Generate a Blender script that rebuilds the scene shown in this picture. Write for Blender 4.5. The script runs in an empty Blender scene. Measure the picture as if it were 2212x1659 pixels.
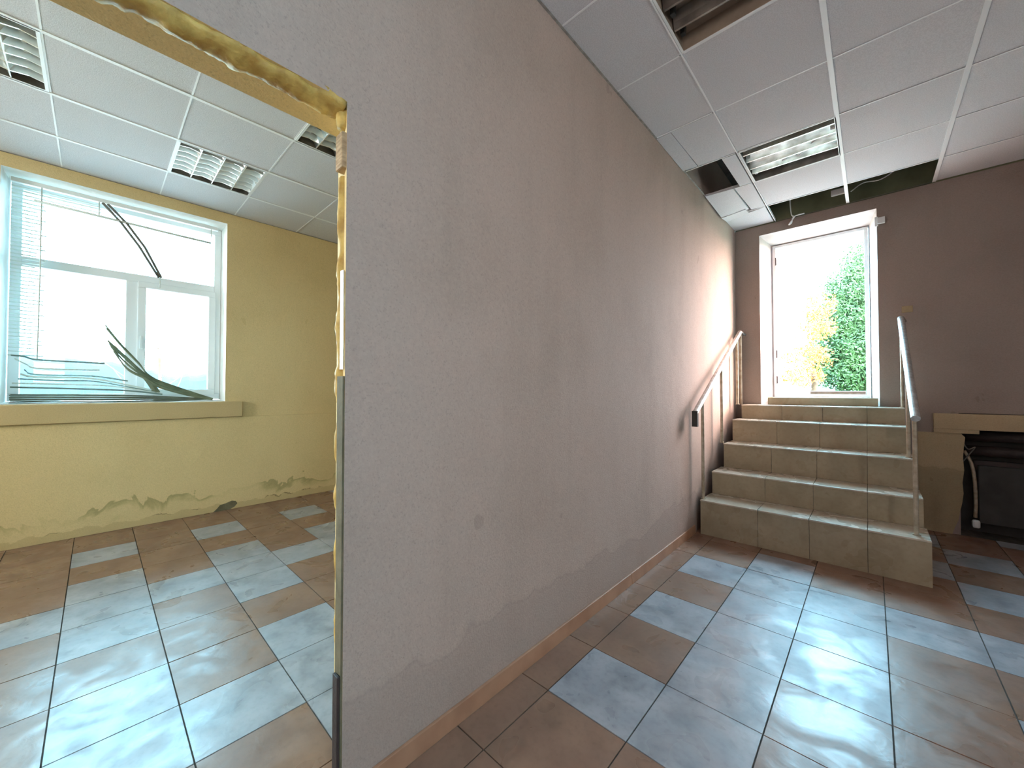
import bpy, bmesh, math, random
from mathutils import Vector, Matrix, noise
random.seed(7)
S = bpy.context.scene
COL = S.collection

# ------------------------------------------------------------------ camera
CAM_H = 1.235
F_PX, W_PX, H_PX = 835.0, 2212.0, 1659.0
cam_d = bpy.data.cameras.new('camera'); cam = bpy.data.objects.new('camera', cam_d); COL.objects.link(cam)
cam_d.sensor_width = 36.0; cam_d.lens = 36.0 * F_PX / W_PX
cam.location = (0, 0, CAM_H)
cam.rotation_euler = (math.radians(90) + math.atan(15.5 / F_PX), 0, math.atan(776.0 / F_PX))
cam_d.clip_start = 0.02; cam_d.clip_end = 400
S.camera = cam

# ------------------------------------------------------------------ sky, daylight, exposure
SKY = 17.0
w = bpy.data.worlds.new('overcast_sky'); S.world = w; w.use_nodes = True
nt = w.node_tree; nt.nodes.clear()
def N(t, **k):
    n = nt.nodes.new(t)
    for a, b in k.items(): setattr(n, a, b)
    return n
tc = N('ShaderNodeTexCoord'); sx = N('ShaderNodeSeparateXYZ'); nt.links.new(tc.outputs['Generated'], sx.inputs[0])
# cool blue-white sky, with a hazy warm side where the low autumn sun stands (to the right of the garden door)
mr = N('ShaderNodeMapRange'); mr.interpolation_type = 'SMOOTHSTEP'
mr.inputs['From Min'].default_value = 0.12; mr.inputs['From Max'].default_value = 0.5
pos = N('ShaderNodeMath', operation='GREATER_THAN'); nt.links.new(sx.outputs['Y'], pos.inputs[0]); pos.inputs[1].default_value = 0.0
mu = N('ShaderNodeMath', operation='MULTIPLY'); nt.links.new(sx.outputs['X'], mu.inputs[0]); nt.links.new(pos.outputs[0], mu.inputs[1])
nt.links.new(mu.outputs[0], mr.inputs['Value'])
mx = N('ShaderNodeMix'); mx.data_type = 'RGBA'
mx.inputs['B'].default_value = (2.1, 1.5, 1.33, 1)
bk = N('ShaderNodeMapRange'); bk.interpolation_type = 'SMOOTHSTEP'; bk.inputs['From Min'].default_value = -0.1; bk.inputs['From Max'].default_value = -0.7
nt.links.new(sx.outputs['Y'], bk.inputs['Value'])
m0 = N('ShaderNodeMix'); m0.data_type = 'RGBA'; m0.inputs['A'].default_value = (0.43, 0.88, 1.15, 1); m0.inputs['B'].default_value = (0.93, 0.94, 0.92, 1)
nt.links.new(bk.outputs[0], m0.inputs['Factor']); nt.links.new(m0.outputs['Result'], mx.inputs['A'])
nt.links.new(mr.outputs[0], mx.inputs['Factor'])
bg = N('ShaderNodeBackground'); bg.inputs['Strength'].default_value = SKY
nt.links.new(mx.outputs['Result'], bg.inputs['Color'])
wo = N('ShaderNodeOutputWorld'); nt.links.new(bg.outputs[0], wo.inputs[0])

def portal(name, loc, normal, sx_, sz_):
    """sky portal in a window opening: only guides the sampling of the sky light, gives off none"""
    l = bpy.data.lights.new(name, 'AREA'); l.shape = 'RECTANGLE'; l.size = sx_; l.size_y = sz_
    l.cycles.is_portal = True
    o = bpy.data.objects.new(name, l); COL.objects.link(o); o.location = loc
    o.rotation_euler = Vector(normal).to_track_quat('-Z', 'Y').to_euler()
portal('door_daylight', (-0.42, 5.44, 2.05), (0, -1, 0), 0.84, 1.80)
portal('window_daylight', (-5.30, 0.21, 2.07), (1, 0, 0), 1.86, 1.44)
portal('window_daylight', (-5.30, -2.2, 2.07), (1, 0, 0), 1.86, 1.6)  # for the unseen second window, added to even out the room light
portal('added_hall_window_daylight', (2.68, -0.95, 1.9), (-1, 0, 0), 0.95, 0.95)  # unseen hall window, added to light the hall from the right
portal('added_side_window_daylight', (-3.1, -3.63, 1.95), (0, 1, 0), 1.0, 1.05)  # unseen side window, added to brighten the cream room

S.view_settings.view_transform = 'Standard'; S.view_settings.look = 'None'
S.view_settings.gamma = 1.0; S.view_settings.use_curve_mapping = False
S.view_settings.exposure = 1.0

# ------------------------------------------------------------------ helpers
def lin(r, g, b):
    f = lambda c: ((c/255+0.055)/1.055)**2.4 if c/255 > 0.04045 else c/255/12.92
    return (f(r), f(g), f(b), 1)

def mat(name, c1, c2=None, scale=6.0, rough=0.7, metal=0.0, bump=0.0, bscale=60.0, spec=0.5, detail=6, stops=(0.35, 0.65), rough2=None, coat=0.0, stretch=None):
    m = bpy.data.materials.new(name); m.use_nodes = True
    t = m.node_tree; b = t.nodes['Principled BSDF']
    b.inputs['Roughness'].default_value = rough; b.inputs['Metallic'].default_value = metal
    b.inputs['Specular IOR Level'].default_value = spec; b.inputs['Coat Weight'].default_value = coat
    b.inputs['Base Color'].default_value = c1
    co = t.nodes.new('ShaderNodeTexCoord'); src = co.outputs['Object']
    if stretch:
        mp = t.nodes.new('ShaderNodeMapping'); mp.inputs['Scale'].default_value = stretch
        t.links.new(src, mp.inputs[0]); src = mp.outputs[0]
    if c2 is not None:
        n = t.nodes.new('ShaderNodeTexNoise'); n.inputs['Scale'].default_value = scale; n.inputs['Detail'].default_value = detail
        r = t.nodes.new('ShaderNodeValToRGB')
        r.color_ramp.elements[0].position = stops[0]; r.color_ramp.elements[1].position = stops[1]
        r.color_ramp.elements[0].color = c1; r.color_ramp.elements[1].color = c2
        t.links.new(src, n.inputs['Vector']); t.links.new(n.outputs[0], r.inputs[0]); t.links.new(r.outputs[0], b.inputs['Base Color'])
        if rough2 is not None:
            q = t.nodes.new('ShaderNodeMapRange'); q.inputs['To Min'].default_value = rough; q.inputs['To Max'].default_value = rough2
            q.inputs['From Min'].default_value = 0.3; q.inputs['From Max'].default_value = 0.7
            t.links.new(n.outputs[0], q.inputs['Value']); t.links.new(q.outputs[0], b.inputs['Roughness'])
    if bump:
        n2 = t.nodes.new('ShaderNodeTexNoise'); n2.inputs['Scale'].default_value = bscale; n2.inputs['Detail'].default_value = 5
        t.links.new(src, n2.inputs['Vector'])
        bp = t.nodes.new('ShaderNodeBump'); bp.inputs['Strength'].default_value = bump; bp.inputs['Distance'].default_value = 0.01
        t.links.new(n2.outputs[0], bp.inputs['Height']); t.links.new(bp.outputs[0], b.inputs['Normal'])
    return m

def mixcol(t, fac, a, b):
    m = t.nodes.new('ShaderNodeMix'); m.data_type = 'RGBA'
    for k, v in (('Factor', fac), ('A', a), ('B', b)):
        if hasattr(v, 'is_output'): t.links.new(v, m.inputs[k])
        else: m.inputs[k].default_value = v
    return m.outputs['Result']
def math_(t, op, a, b=None, c=None):
    m = t.nodes.new('ShaderNodeMath'); m.operation = op
    for i, v in enumerate((a, b, c)):
        if v is None: continue
        if hasattr(v, 'is_output'): t.links.new(v, m.inputs[i])
        else: m.inputs[i].default_value = v
    return m.outputs[0]
def ramp(t, v, p0, p1, lo=0.0, hi=1.0):
    m = t.nodes.new('ShaderNodeMapRange'); m.interpolation_type = 'SMOOTHSTEP'
    m.inputs['From Min'].default_value = p0; m.inputs['From Max'].default_value = p1
    m.inputs['To Min'].default_value = lo; m.inputs['To Max'].default_value = hi
    t.links.new(v, m.inputs['Value']); return m.outputs[0]
def noise_(t, src, scale, detail=4, stretch=None, off=(0, 0, 0), dist=0.0):
    mp = t.nodes.new('ShaderNodeMapping'); mp.inputs['Scale'].default_value = stretch or (1, 1, 1); mp.inputs['Location'].default_value = off
    t.links.new(src, mp.inputs[0])
    n = t.nodes.new('ShaderNodeTexNoise'); n.inputs['Scale'].default_value = scale; n.inputs['Detail'].default_value = detail
    n.inputs['Distortion'].default_value = dist
    t.links.new(mp.outputs[0], n.inputs['Vector']); return n.outputs[0]

def wall_paint(name, base, dirt, streak=0.25, foot=None, speck=0.12, grain=0.5, mould=None):
    """roller-painted rough wallpaper: fine grain, faint vertical runs, grime towards the foot with a wavy upper edge"""
    m = bpy.data.materials.new(name); m.use_nodes = True; t = m.node_tree; b = t.nodes['Principled BSDF']
    b.inputs['Roughness'].default_value = 0.82; b.inputs['Specular IOR Level'].default_value = 0.25
    co = t.nodes.new('ShaderNodeTexCoord').outputs['Object']
    sp = t.nodes.new('ShaderNodeSeparateXYZ'); t.links.new(co, sp.inputs[0]); z = sp.outputs['Z']
    c = base
    s = ramp(t, noise_(t, co, 5, 3, (1, 1, 0.12)), 0.5, 0.75, 0, streak); c = mixcol(t, s, c, dirt)
    s = ramp(t, noise_(t, co, 1.6, 5), 0.45, 0.8, 0, 0.45); c = mixcol(t, s, c, dirt)
    s = ramp(t, noise_(t, co, 90, 2), 0.35, 0.7, 0, speck); c = mixcol(t, s, c, (base[0]*1.5, base[1]*1.5, base[2]*1.5, 1))
    s = ramp(t, noise_(t, co, 150, 2, off=(3, 1, 2)), 0.55, 0.75, 0, speck*2.5); c = mixcol(t, s, c, (base[0]*.45, base[1]*.45, base[2]*.45, 1))
    # small scuffs
    s = ramp(t, noise_(t, co, 9, 2, (1, 1, 0.7), (7, 3, 1)), 0.745, 0.77, 0, 0.45); c = mixcol(t, s, c, dirt)
    if foot:
        h, col = foot
        edge = math_(t, 'ADD', z, math_(t, 'MULTIPLY', noise_(t, co, 3.1, 5), -0.35))
        s = ramp(t, edge, h - 0.19, h - 0.12, 0.30, 0.0); c = mixcol(t, s, c, col)
        ln = math_(t, 'ABSOLUTE', math_(t, 'SUBTRACT', edge, h - 0.155)); s = ramp(t, ln, 0.0, 0.012, 0.15, 0.0)
        c = mixcol(t, s, c, (col[0]*.6, col[1]*.6, col[2]*.6, 1))
    if mould:
        h, col = mould
        edge = math_(t, 'ADD', z, math_(t, 'MULTIPLY', noise_(t, co, 4.5, 3, dist=1.2), -0.42))
        d = math_(t, 'SUBTRACT', edge, h - 0.21)
        up = ramp(t, d, 0.0, 0.012, 1.0, 0.0); dn = ramp(t, d, -0.09, 0.0, 0.15, 1.0)
        patch = ramp(t, noise_(t, co, 1.7, 2, off=(2, 4, 1)), 0.40, 0.55, 0.15, 0.9)
        s = math_(t, 'MULTIPLY', math_(t, 'MULTIPLY', up, dn), math_(t, 'MULTIPLY', patch, 0.6)); c = mixcol(t, s, c, col)
        # bare plaster strip flaked along the foot
        e2 = math_(t, 'ADD', z, math_(t, 'MULTIPLY', noise_(t, co, 11, 4, off=(1, 9, 0)), -0.10))
        s = ramp(t, e2, 0.012, 0.02, 0.5, 0.0); c = mixcol(t, s, c, lin(176, 152, 112))
        ln = math_(t, 'ABSOLUTE', math_(t, 'SUBTRACT', e2, 0.018)); s1 = ramp(t, ln, 0.0, 0.006, 0.8, 0.0)
        s2 = ramp(t, noise_(t, co, 6, 2, off=(0, 2, 7)), 0.5, 0.6, 0, 1); c = mixcol(t, math_(t, 'MULTIPLY', s1, s2), c, lin(84, 68, 36))
    t.links.new(c, b.inputs['Base Color'])
    bp = t.nodes.new('ShaderNodeBump'); bp.inputs['Strength'].default_value = grain; bp.inputs['Distance'].default_value = 0.004
    t.links.new(noise_(t, co, 120, 3), bp.inputs['Height'])
    b2 = t.nodes.new('ShaderNodeBump'); b2.inputs['Strength'].default_value = 0.35; b2.inputs['Distance'].default_value = 0.02
    t.links.new(noise_(t, co, 4, 3), b2.inputs['Height']); t.links.new(bp.outputs[0], b2.inputs['Normal'])
    t.links.new(b2.outputs[0], b.inputs['Normal'])
    return m

def tag(o, label=None, cat=None, group=None, kind=None):
    if label: o['label'] = label
    if cat: o['category'] = cat
    if group: o['group'] = group
    if kind: o['kind'] = kind
    return o
def empty(name, loc, label, cat, group=None, rz=0):
    o = bpy.data.objects.new(name, None); COL.objects.link(o); o.location = loc; o.rotation_euler.z = rz
    o.empty_display_size = 0.1
    return tag(o, label, cat, group)

def obj(name, bm, m, parent=None, smooth=False, bevel=0.0, kind=None, label=None, loc=None):
    """links a bmesh (world or parent-local coordinates) as one mesh object; top-level ones get their origin at their base"""
    me = bpy.data.meshes.new(name)
    bmesh.ops.recalc_face_normals(bm, faces=bm.faces)
    bm.to_mesh(me); bm.free()
    o = bpy.data.objects.new(name, me); COL.objects.link(o)
    for q in (m if isinstance(m, (list, tuple)) else [m]): me.materials.append(q)
    if smooth:
        for p in me.polygons: p.use_smooth = True
    if parent: o.parent = parent
    if bevel:
        b = o.modifiers.new('bevel', 'BEVEL'); b.width = bevel; b.segments = 2; b.limit_method = 'ANGLE'
    if kind: o['kind'] = kind
    if label: o['label'] = label
    if loc: o.location = loc
    return o
def to_local(bm, origin): bmesh.ops.translate(bm, verts=bm.verts, vec=-Vector(origin))

def box(bm, a, b, mi=0, rot=None):
    x0, y0, z0 = a; x1, y1, z1 = b
    vs = [bm.verts.new(p) for p in ((x0,y0,z0),(x1,y0,z0),(x1,y1,z0),(x0,y1,z0),(x0,y0,z1),(x1,y0,z1),(x1,y1,z1),(x0,y1,z1))]
    if rot is not None:
        c = Vector(((x0+x1)/2, (y0+y1)/2, (z0+z1)/2))
        for v in vs: v.co = c + rot @ (v.co - c)
    for f in ((0,3,2,1),(4,5,6,7),(0,1,5,4),(1,2,6,5),(2,3,7,6),(3,0,4,7)):
        g = bm.faces.new([vs[i] for i in f]); g.material_index = mi
    return vs
def hexa(bm, pts, mi=0):
    vs = [bm.verts.new(p) for p in pts]
    for f in ((0,3,2,1),(4,5,6,7),(0,1,5,4),(1,2,6,5),(2,3,7,6),(3,0,4,7)):
        g = bm.faces.new([vs[i] for i in f]); g.material_index = mi
def tube(bm, pts, r, n=10, caps=True, rfun=None, flat=1.0, up=Vector((0, 0, 1))):
    pts = [Vector(p) for p in pts]; rings = []
    for i, p in enumerate(pts):
        d = (pts[min(i+1, len(pts)-1)] - pts[max(i-1, 0)]).normalized()
        u = up if abs(d.dot(up)) < 0.95 else Vector((1, 0, 0))
        s = d.cross(u).normalized(); u2 = s.cross(d).normalized(); ring = []
        for k in range(n):
            a = 2*math.pi*k/n; rr = r if rfun is None else r*rfun(i, k, p)
            ring.append(bm.verts.new(p + s*(math.cos(a)*rr) + u2*(math.sin(a)*rr*flat)))
        rings.append(ring)
    for a, b in zip(rings, rings[1:]):
        for k in range(n): bm.faces.new((a[k], a[(k+1) % n], b[(k+1) % n], b[k]))
    if caps: bm.faces.new(rings[0][::-1]); bm.faces.new(rings[-1])
def ribbon(bm, pts, wv, th=0.0008):
    """thin slat following pts, width vector wv (per point or one), with real thickness"""
    pts = [Vector(p) for p in pts]; ws = wv if isinstance(wv, list) else [Vector(wv)]*len(pts); rings = []
    for i, (p, wq) in enumerate(zip(pts, ws)):
        d = (pts[min(i+1, len(pts)-1)] - pts[max(i-1, 0)]).normalized(); nrm = d.cross(wq).normalized()
        crown = nrm * wq.length * 0.10
        rings.append([bm.verts.new(q) for q in (p-wq/2, p+crown, p+wq/2, p+wq/2+nrm*th, p+crown+nrm*th, p-wq/2+nrm*th)])
    for a, b in zip(rings, rings[1:]):
        for k in range(6): bm.faces.new((a[k], a[(k+1) % 6], b[(k+1) % 6], b[k]))
    bm.faces.new(rings[0][::-1]); bm.faces.new(rings[-1])
def smooth_path(pts, n=6):
    out = []; P = [Vector(p) for p in pts]; P = [2*P[0]-P[1]] + P + [2*P[-1]-P[-2]]
    for i in range(1, len(P)-2):
        for k in range(n):
            t = k/n; a, b, c, d = P[i-1:i+3]
            out.append(0.5*((2*b)+(c-a)*t+(2*a-5*b+4*c-d)*t*t+(3*b-a-3*c+d)*t**3))
    out.append(P[-2]); return out

def wall(bm, axis, fa, fb, u0, u1, z0, z1, holes=(), mi_back=0):
    """slab wall between planes fa (front) and fb (back) along `axis`; holes = (u0,u1,z0,z1, back u0,u1,z0,z1)"""
    def P(face, u, z): return (face, u, z) if axis == 'x' else (u, face, z)
    for face, k, mi in ((fa, 0, 0), (fb, 4, mi_back)):
        us = sorted({u0, u1, *[h[k] for h in holes], *[h[k+1] for h in holes]})
        zs = sorted({z0, z1, *[h[k+2] for h in holes], *[h[k+3] for h in holes]})
        for a, b in zip(us, us[1:]):
            for c, d in zip(zs, zs[1:]):
                cu, cz = (a+b)/2, (c+d)/2
                if any(h[k] < cu < h[k+1] and h[k+2] < cz < h[k+3] for h in holes): continue
                f = bm.faces.new([bm.verts.new(P(face, *q)) for q in ((a, c), (b, c), (b, d), (a, d))]); f.material_index = mi
    for h in list(holes) + [(u0, u1, z0, z1, u0, u1, z0, z1)]:
        A = [(h[0], h[2]), (h[1], h[2]), (h[1], h[3]), (h[0], h[3])]; B = [(h[4], h[6]), (h[5], h[6]), (h[5], h[7]), (h[4], h[7])]
        for i in range(4):
            j = (i+1) % 4
            f = bm.faces.new([bm.verts.new(P(fa, *A[i])), bm.verts.new(P(fa, *A[j])), bm.verts.new(P(fb, *B[j])), bm.verts.new(P(fb, *B[i]))])
            f.material_index = 2 if h in holes else 0
    bmesh.ops.remove_doubles(bm, verts=bm.verts, dist=1e-5)

# ------------------------------------------------------------------ materials
M = {}
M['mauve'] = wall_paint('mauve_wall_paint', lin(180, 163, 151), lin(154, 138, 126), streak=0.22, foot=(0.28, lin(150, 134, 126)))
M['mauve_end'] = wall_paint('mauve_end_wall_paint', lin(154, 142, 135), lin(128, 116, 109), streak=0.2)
M['cream'] = wall_paint('cream_wall_paint', lin(214, 191, 144), lin(196, 172, 124), streak=0.12, mould=(0.205, lin(112, 110, 62)))
M['cream_soffit'] = wall_paint('cream_soffit_paint', lin(234, 208, 152), lin(216, 188, 128), streak=0.1)
M['cream_plaster'] = wall_paint('bare_cream_plaster', lin(186, 168, 136), lin(150, 130, 100), streak=0.5, foot=(0.5, lin(104, 100, 78)))
M['white_plaster'] = mat('white_reveal_plaster', lin(206, 198, 196), lin(190, 180, 178), 5, 0.6, bump=0.15, bscale=40)
M['white_reveal'] = mat('bright_white_reveal', lin(240, 238, 232), lin(228, 224, 216), 5, 0.6, bump=0.1)
M['green'] = mat('old_green_paint', lin(112, 118, 92), lin(84, 92, 70), 3, 0.8, bump=0.3, bscale=30)
M['slab'] = mat('grey_concrete_slab', lin(120, 116, 108), lin(86, 82, 76), 4, 0.9, bump=0.4, bscale=30)
M['panel'] = mat('mineral_fibre_panel', lin(214, 214, 218), lin(202, 202, 206), 180, 0.85, bump=0.25, bscale=220, stops=(0.45, 0.55))
M['panel_edge'] = mat('panel_edge', lin(170, 166, 160), lin(140, 136, 130), 30, 0.9)
M['tbar'] = mat('white_grid_bar', lin(236, 238, 240), None, rough=0.45)
M['grey_tile'] = None
def tile_mat(name, a, b, cdark, veins, spec=0.4, rlo=0.27):
    m = bpy.data.materials.new(name); m.use_nodes = True; t = m.node_tree; p = t.nodes['Principled BSDF']
    co = t.nodes.new('ShaderNodeTexCoord').outputs['Object']
    c = mixcol(t, ramp(t, noise_(t, co, 4.5, 4, dist=0.3), 0.25, 0.78), a, b)
    c = mixcol(t, ramp(t, noise_(t, co, 8, 3, off=(4, 2, 0), dist=0.4), 0.42, 0.85, 0, veins), c, cdark)
    c = mixcol(t, ramp(t, noise_(t, co, 40, 2), 0.4, 0.9, 0, 0.3), c, cdark)
    t.links.new(c, p.inputs['Base Color'])
    wipe = noise_(t, co, 5.0, 3, (1, 1, 1), (1, 5, 2), 0.9)     # dried wiping smears make the gloss uneven
    t.links.new(ramp(t, wipe, 0.36, 0.64, rlo, rlo + 0.17), p.inputs['Roughness'])
    p.inputs['Specular IOR Level'].default_value = spec
    bp = t.nodes.new('ShaderNodeBump'); bp.inputs['Strength'].default_value = 0.22; bp.inputs['Distance'].default_value = 0.006
    t.links.new(noise_(t, co, 11, 5, dist=0.8), bp.inputs['Height']); t.links.new(bp.outputs[0], p.inputs['Normal'])
    return m
M['grey_tile'] = tile_mat('grey_marbled_tile', lin(174, 177, 182), lin(146, 152, 160), lin(100, 106, 110), 0.6)
M['beige_tile'] = tile_mat('terracotta_beige_tile', lin(150, 120, 100), lin(134, 106, 90), lin(98, 76, 62), 0.4)
M['grout'] = mat('dark_grout', lin(92, 84, 76), lin(66, 60, 54), 20, 0.9)
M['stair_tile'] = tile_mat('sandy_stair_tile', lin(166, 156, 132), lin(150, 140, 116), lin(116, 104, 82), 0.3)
M['tread_tile'] = tile_mat('lit_tread_tile', lin(196, 188, 172), lin(176, 168, 152), lin(132, 120, 100), 0.3, 1.0, 0.16)  # stair tile made lighter: daylight on the treads put into the colour
M['base'] = mat('brown_plastic_skirting', lin(176, 136, 108), lin(160, 120, 94), 8, 0.45)
M['pvc'] = mat('white_pvc', lin(232, 236, 238), None, rough=0.35)
M['slat'] = mat('white_blind_slat', lin(214, 220, 214), None, rough=0.5)
M['slat_dark'] = mat('dusty_blind_slat', lin(120, 128, 104), lin(92, 100, 78), 12, 0.6)
M['slat_mid'] = mat('grey_blind_slat', lin(120, 138, 134), None, rough=0.6)
M['cord'] = mat('grey_cord', lin(110, 108, 102), None, rough=0.8)
M['foam'] = mat('yellow_expanding_foam', lin(220, 186, 104), lin(176, 138, 66), 22, 0.6, bump=0.5, bscale=50)
M['foam_skin'] = mat('cut_foam_edge', lin(240, 216, 150), lin(210, 178, 110), 30, 0.5, bump=0.5, bscale=60)
M['steel'] = mat('brushed_steel', (0.75, 0.75, 0.76, 1), (0.6, 0.6, 0.6, 1), 30, 0.22, 1.0)
M['mirror'] = mat('aluminium_reflector', (0.78, 0.79, 0.78, 1), (0.5, 0.5, 0.48, 1), 14, 0.28, 1.0, rough2=0.4)
M['louvre'] = mat('bright_louvre_metal', (0.86, 0.88, 0.87, 1), None, rough=0.3, metal=0.7)
M['dullmetal'] = mat('dusty_reflector', lin(150, 144, 136), lin(112, 104, 98), 9, 0.4, 0.6)
M['rail'] = mat('painted_rail_tube', lin(226, 226, 224), lin(190, 186, 180), 30, 0.3, 0.6)
M['post'] = mat('worn_painted_post', lin(186, 178, 160), lin(156, 144, 122), 24, 0.5, 0.3)
M['dark'] = mat('dark_rusty_iron', lin(62, 50, 48), lin(44, 36, 36), 9, 0.6, bump=0.3)
M['dark_board'] = mat('dark_grey_board', lin(66, 66, 64), lin(50, 50, 48), 6, 0.7)
M['olive'] = mat('grimy_olive_edge', lin(124, 116, 92), lin(96, 90, 68), 10, 0.8, bump=0.3)
M['wood'] = mat('raw_wood', lin(196, 168, 130), lin(150, 122, 88), 20, 0.7, stretch=(1, 1, 6))
M['bark'] = mat('bark', lin(92, 80, 66), lin(60, 52, 44), 10, 0.9)
M['leaf'] = mat('green_needles', lin(70, 112, 66), lin(36, 72, 44), 3, 0.8)
M['leaf2'] = mat('orange_leaves', lin(196, 116, 44), lin(150, 80, 34), 3, 0.8)
M['haze_leaf'] = mat('hazed_distant_leaves', lin(24, 54, 66), lin(18, 44, 58), 1.2, 0.95)  # blue distance haze put into the leaf colour
M['grass'] = mat('grass_ground', lin(86, 104, 50), lin(64, 84, 40), 4, 0.9)
M['paving'] = mat('pale_paving', lin(150, 150, 146), lin(120, 120, 118), 3, 0.85)
m = bpy.data.materials.new('window_glass'); m.use_nodes = True; t = m.node_tree; t.nodes.clear()
fr = t.nodes.new('ShaderNodeFresnel'); fr.inputs[0].default_value = 1.45
tr = t.nodes.new('ShaderNodeBsdfTransparent'); tr.inputs[0].default_value = (0.96, 0.985, 0.98, 1)
gl = t.nodes.new('ShaderNodeBsdfGlossy'); gl.inputs['Roughness'].default_value = 0.02
ms = t.nodes.new('ShaderNodeMixShader'); ou = t.nodes.new('ShaderNodeOutputMaterial')
t.links.new(fr.outputs[0], ms.inputs[0]); t.links.new(tr.outputs[0], ms.inputs[1]); t.links.new(gl.outputs[0], ms.inputs[2]); t.links.new(ms.outputs[0], ou.inputs[0])
M['glass'] = m

# ------------------------------------------------------------------ dimensions
PX, PB = -1.15, -1.34            # hall face / inner-room face of the middle wall
END, ENDB = 5.08, 5.41           # hall end wall, plane of the garden door frame
CZ = 3.11; VOID = 3.62
WX = -4.95                       # inner room window wall
HX1, HY0 = 2.45, -2.35           # hall right wall, hall back wall
LY0, LY1 = -3.4, 3.9             # inner room ends

# ------------------------------------------------------------------ floor
bm = bmesh.new()
box(bm, (WX, LY0, -0.12), (HX1, ENDB, -0.004), 2); box(bm, (0.55, END, -0.004), (2.1, ENDB-0.1, 0.0), 2)
grey_r = {(1,2),(1,4),(1,6),(2,2),(2,3),(2,4),(2,5),(2,6),(2,7),(3,4),(3,5),(3,6),(4,6),(5,4),(5,6),(5,8),(5,10),(4,9),(4,11),(6,7),(6,9),(2,9)}
xr = [-1.34, -0.994, -0.648, -0.301, 0.042, 0.388, 0.735, 1.08, 1.425, 1.77, 2.115, 2.45]
y_known = [0.564, 0.926, 1.288, 1.65, 2.02, 2.383, 2.74, 3.10, 3.46, 3.82, 4.18, 4.55, 4.91, 5.08]
yr = [HY0 + 0.002] + [0.564 - 0.362*k for k in range(8, 0, -1)] + y_known
def floor_tile(x0, x1, y0, y1, mi):
    g = 0.0025
    dz = random.uniform(-0.0006, 0.0006)
    vs = box(bm, (x0+g, y0+g, -0.004), (x1-g, y1-g, 0.0 + dz), mi)
    for v in vs[4:]: v.co.z += random.uniform(-0.0005, 0.0005)
for i in range(len(xr)-1):
    for j in range(len(yr)-1):
        jj = j - 9
        mi = (0 if (i, jj) in grey_r else 1) if (i <= 5 and jj >= 0) else (0 if random.random() < 0.5 else 1)
        floor_tile(xr[i], xr[i+1], yr[j], yr[j+1], mi)
grey_l = {(5,1),(1,2),(2,2),(4,2),(5,2),(6,2),(8,2),(1,3),(5,3),(4,4),(5,4),(6,4),(2,4),(1,4),(0,4),(8,4),(5,5),(5,6),(6,6),(8,6),(3,0),(4,0)}
xl = [-1.34, -1.66, -2.01, -2.355, -2.71, -3.06, -3.405, -3.75, -4.10, -4.45, -4.80, -4.95]
yl = [LY0] + [-0.457 - 0.35*k for k in range(8, 0, -1)] + [-0.457, -0.107, 0.24, 0.587, 0.935, 1.285, 1.635, 1.985, 2.335, 2.685, 3.035, 3.385, 3.735, LY1]
for i in range(len(xl)-1):
    for j in range(len(yl)-1):
        jj = j - 8
        mi = (0 if (i, jj) in grey_l else 1) if -1 <= jj <= 7 else (0 if random.random() < 0.4 else 1)
        floor_tile(xl[i+1], xl[i], yl[j], yl[j+1], mi)
obj('floor', bm, [M['grey_tile'], M['beige_tile'], M['grout']], kind='structure')

# ------------------------------------------------------------------ walls
DO = (-0.65, 0.505, -0.12, 2.11)      # doorway through the middle wall
bm = bmesh.new()
wall(bm, 'x', PX, PB, LY0, END, -0.12, VOID, [DO + (-0.70, 0.56, -0.12, 2.112)], mi_back=1)
obj('wall_middle', bm, [M['mauve'], M['cream'], M['cream_soffit']], kind='structure')
bm = bmesh.new()
wall(bm, 'y', END, ENDB + 0.05, PX, 0.55, -0.12, 3.10, [(-0.906, 0.058, 1.09, 2.99, -0.83, -0.005, 1.09, 2.935)])
# band above the radiator niche, and the wall right of it
wall(bm, 'y', END, ENDB + 0.05, 0.55, HX1, 1.045, 3.10)
wall(bm, 'y', END, ENDB + 0.05, 2.1, HX1, -0.12, 1.045)
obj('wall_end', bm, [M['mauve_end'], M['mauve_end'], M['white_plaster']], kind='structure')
bm = bmesh.new(); wall(bm, 'y', END + 0.004, ENDB + 0.05, PX, HX1, 3.10, VOID)
obj('wall_end_upper', bm, M['green'], kind='structure')
bm = bmesh.new(); wall(bm, 'y', ENDB - 0.10, ENDB + 0.05, 0.55, 2.1, -0.12, 1.045)
obj('wall_niche_back', bm, M['dark_board'], kind='structure')
bm = bmesh.new(); wall(bm, 'x', HX1, HX1 + 0.2, HY0, ENDB, -0.12, VOID, [(-1.425, -0.475, 1.425, 2.375)*2])  # unseen window opening, added to light the hall
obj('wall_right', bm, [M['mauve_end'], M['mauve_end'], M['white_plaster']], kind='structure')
bm = bmesh.new(); wall(bm, 'y', HY0, HY0 - 0.3, PX, HX1, -0.12, VOID)
obj('wall_back', bm, [M['mauve'], M['mauve'], M['white_plaster']], kind='structure')
bm = bmesh.new()
wall(bm, 'x', WX, WX - 0.42, LY0, LY1, -0.12, VOID, [(-0.53, 0.92, 1.13, 3.0, -0.50, 0.915, 1.15, 2.99), (-2.95, -1.5, 1.13, 3.0)*2])  # second opening is out of view, added for more even room light
obj('wall_window', bm, [M['cream'], M['cream'], M['white_reveal']], kind='structure')
for fa, fb, nm in ((LY0, LY0 - 0.2, 'wall_near'), (LY1, LY1 + 0.2, 'wall_far')):
    bm = bmesh.new(); wall(bm, 'y', fa, fb, WX - 0.42, PB, -0.12, VOID, [(-3.6, -2.6, 1.425, 2.475)*2] if nm == 'wall_near' else []); obj(nm, bm, [M['cream'], M['cream'], M['white_plaster']], kind='structure')  # near wall gets an added, unseen opening that brightens the cream room
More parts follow.
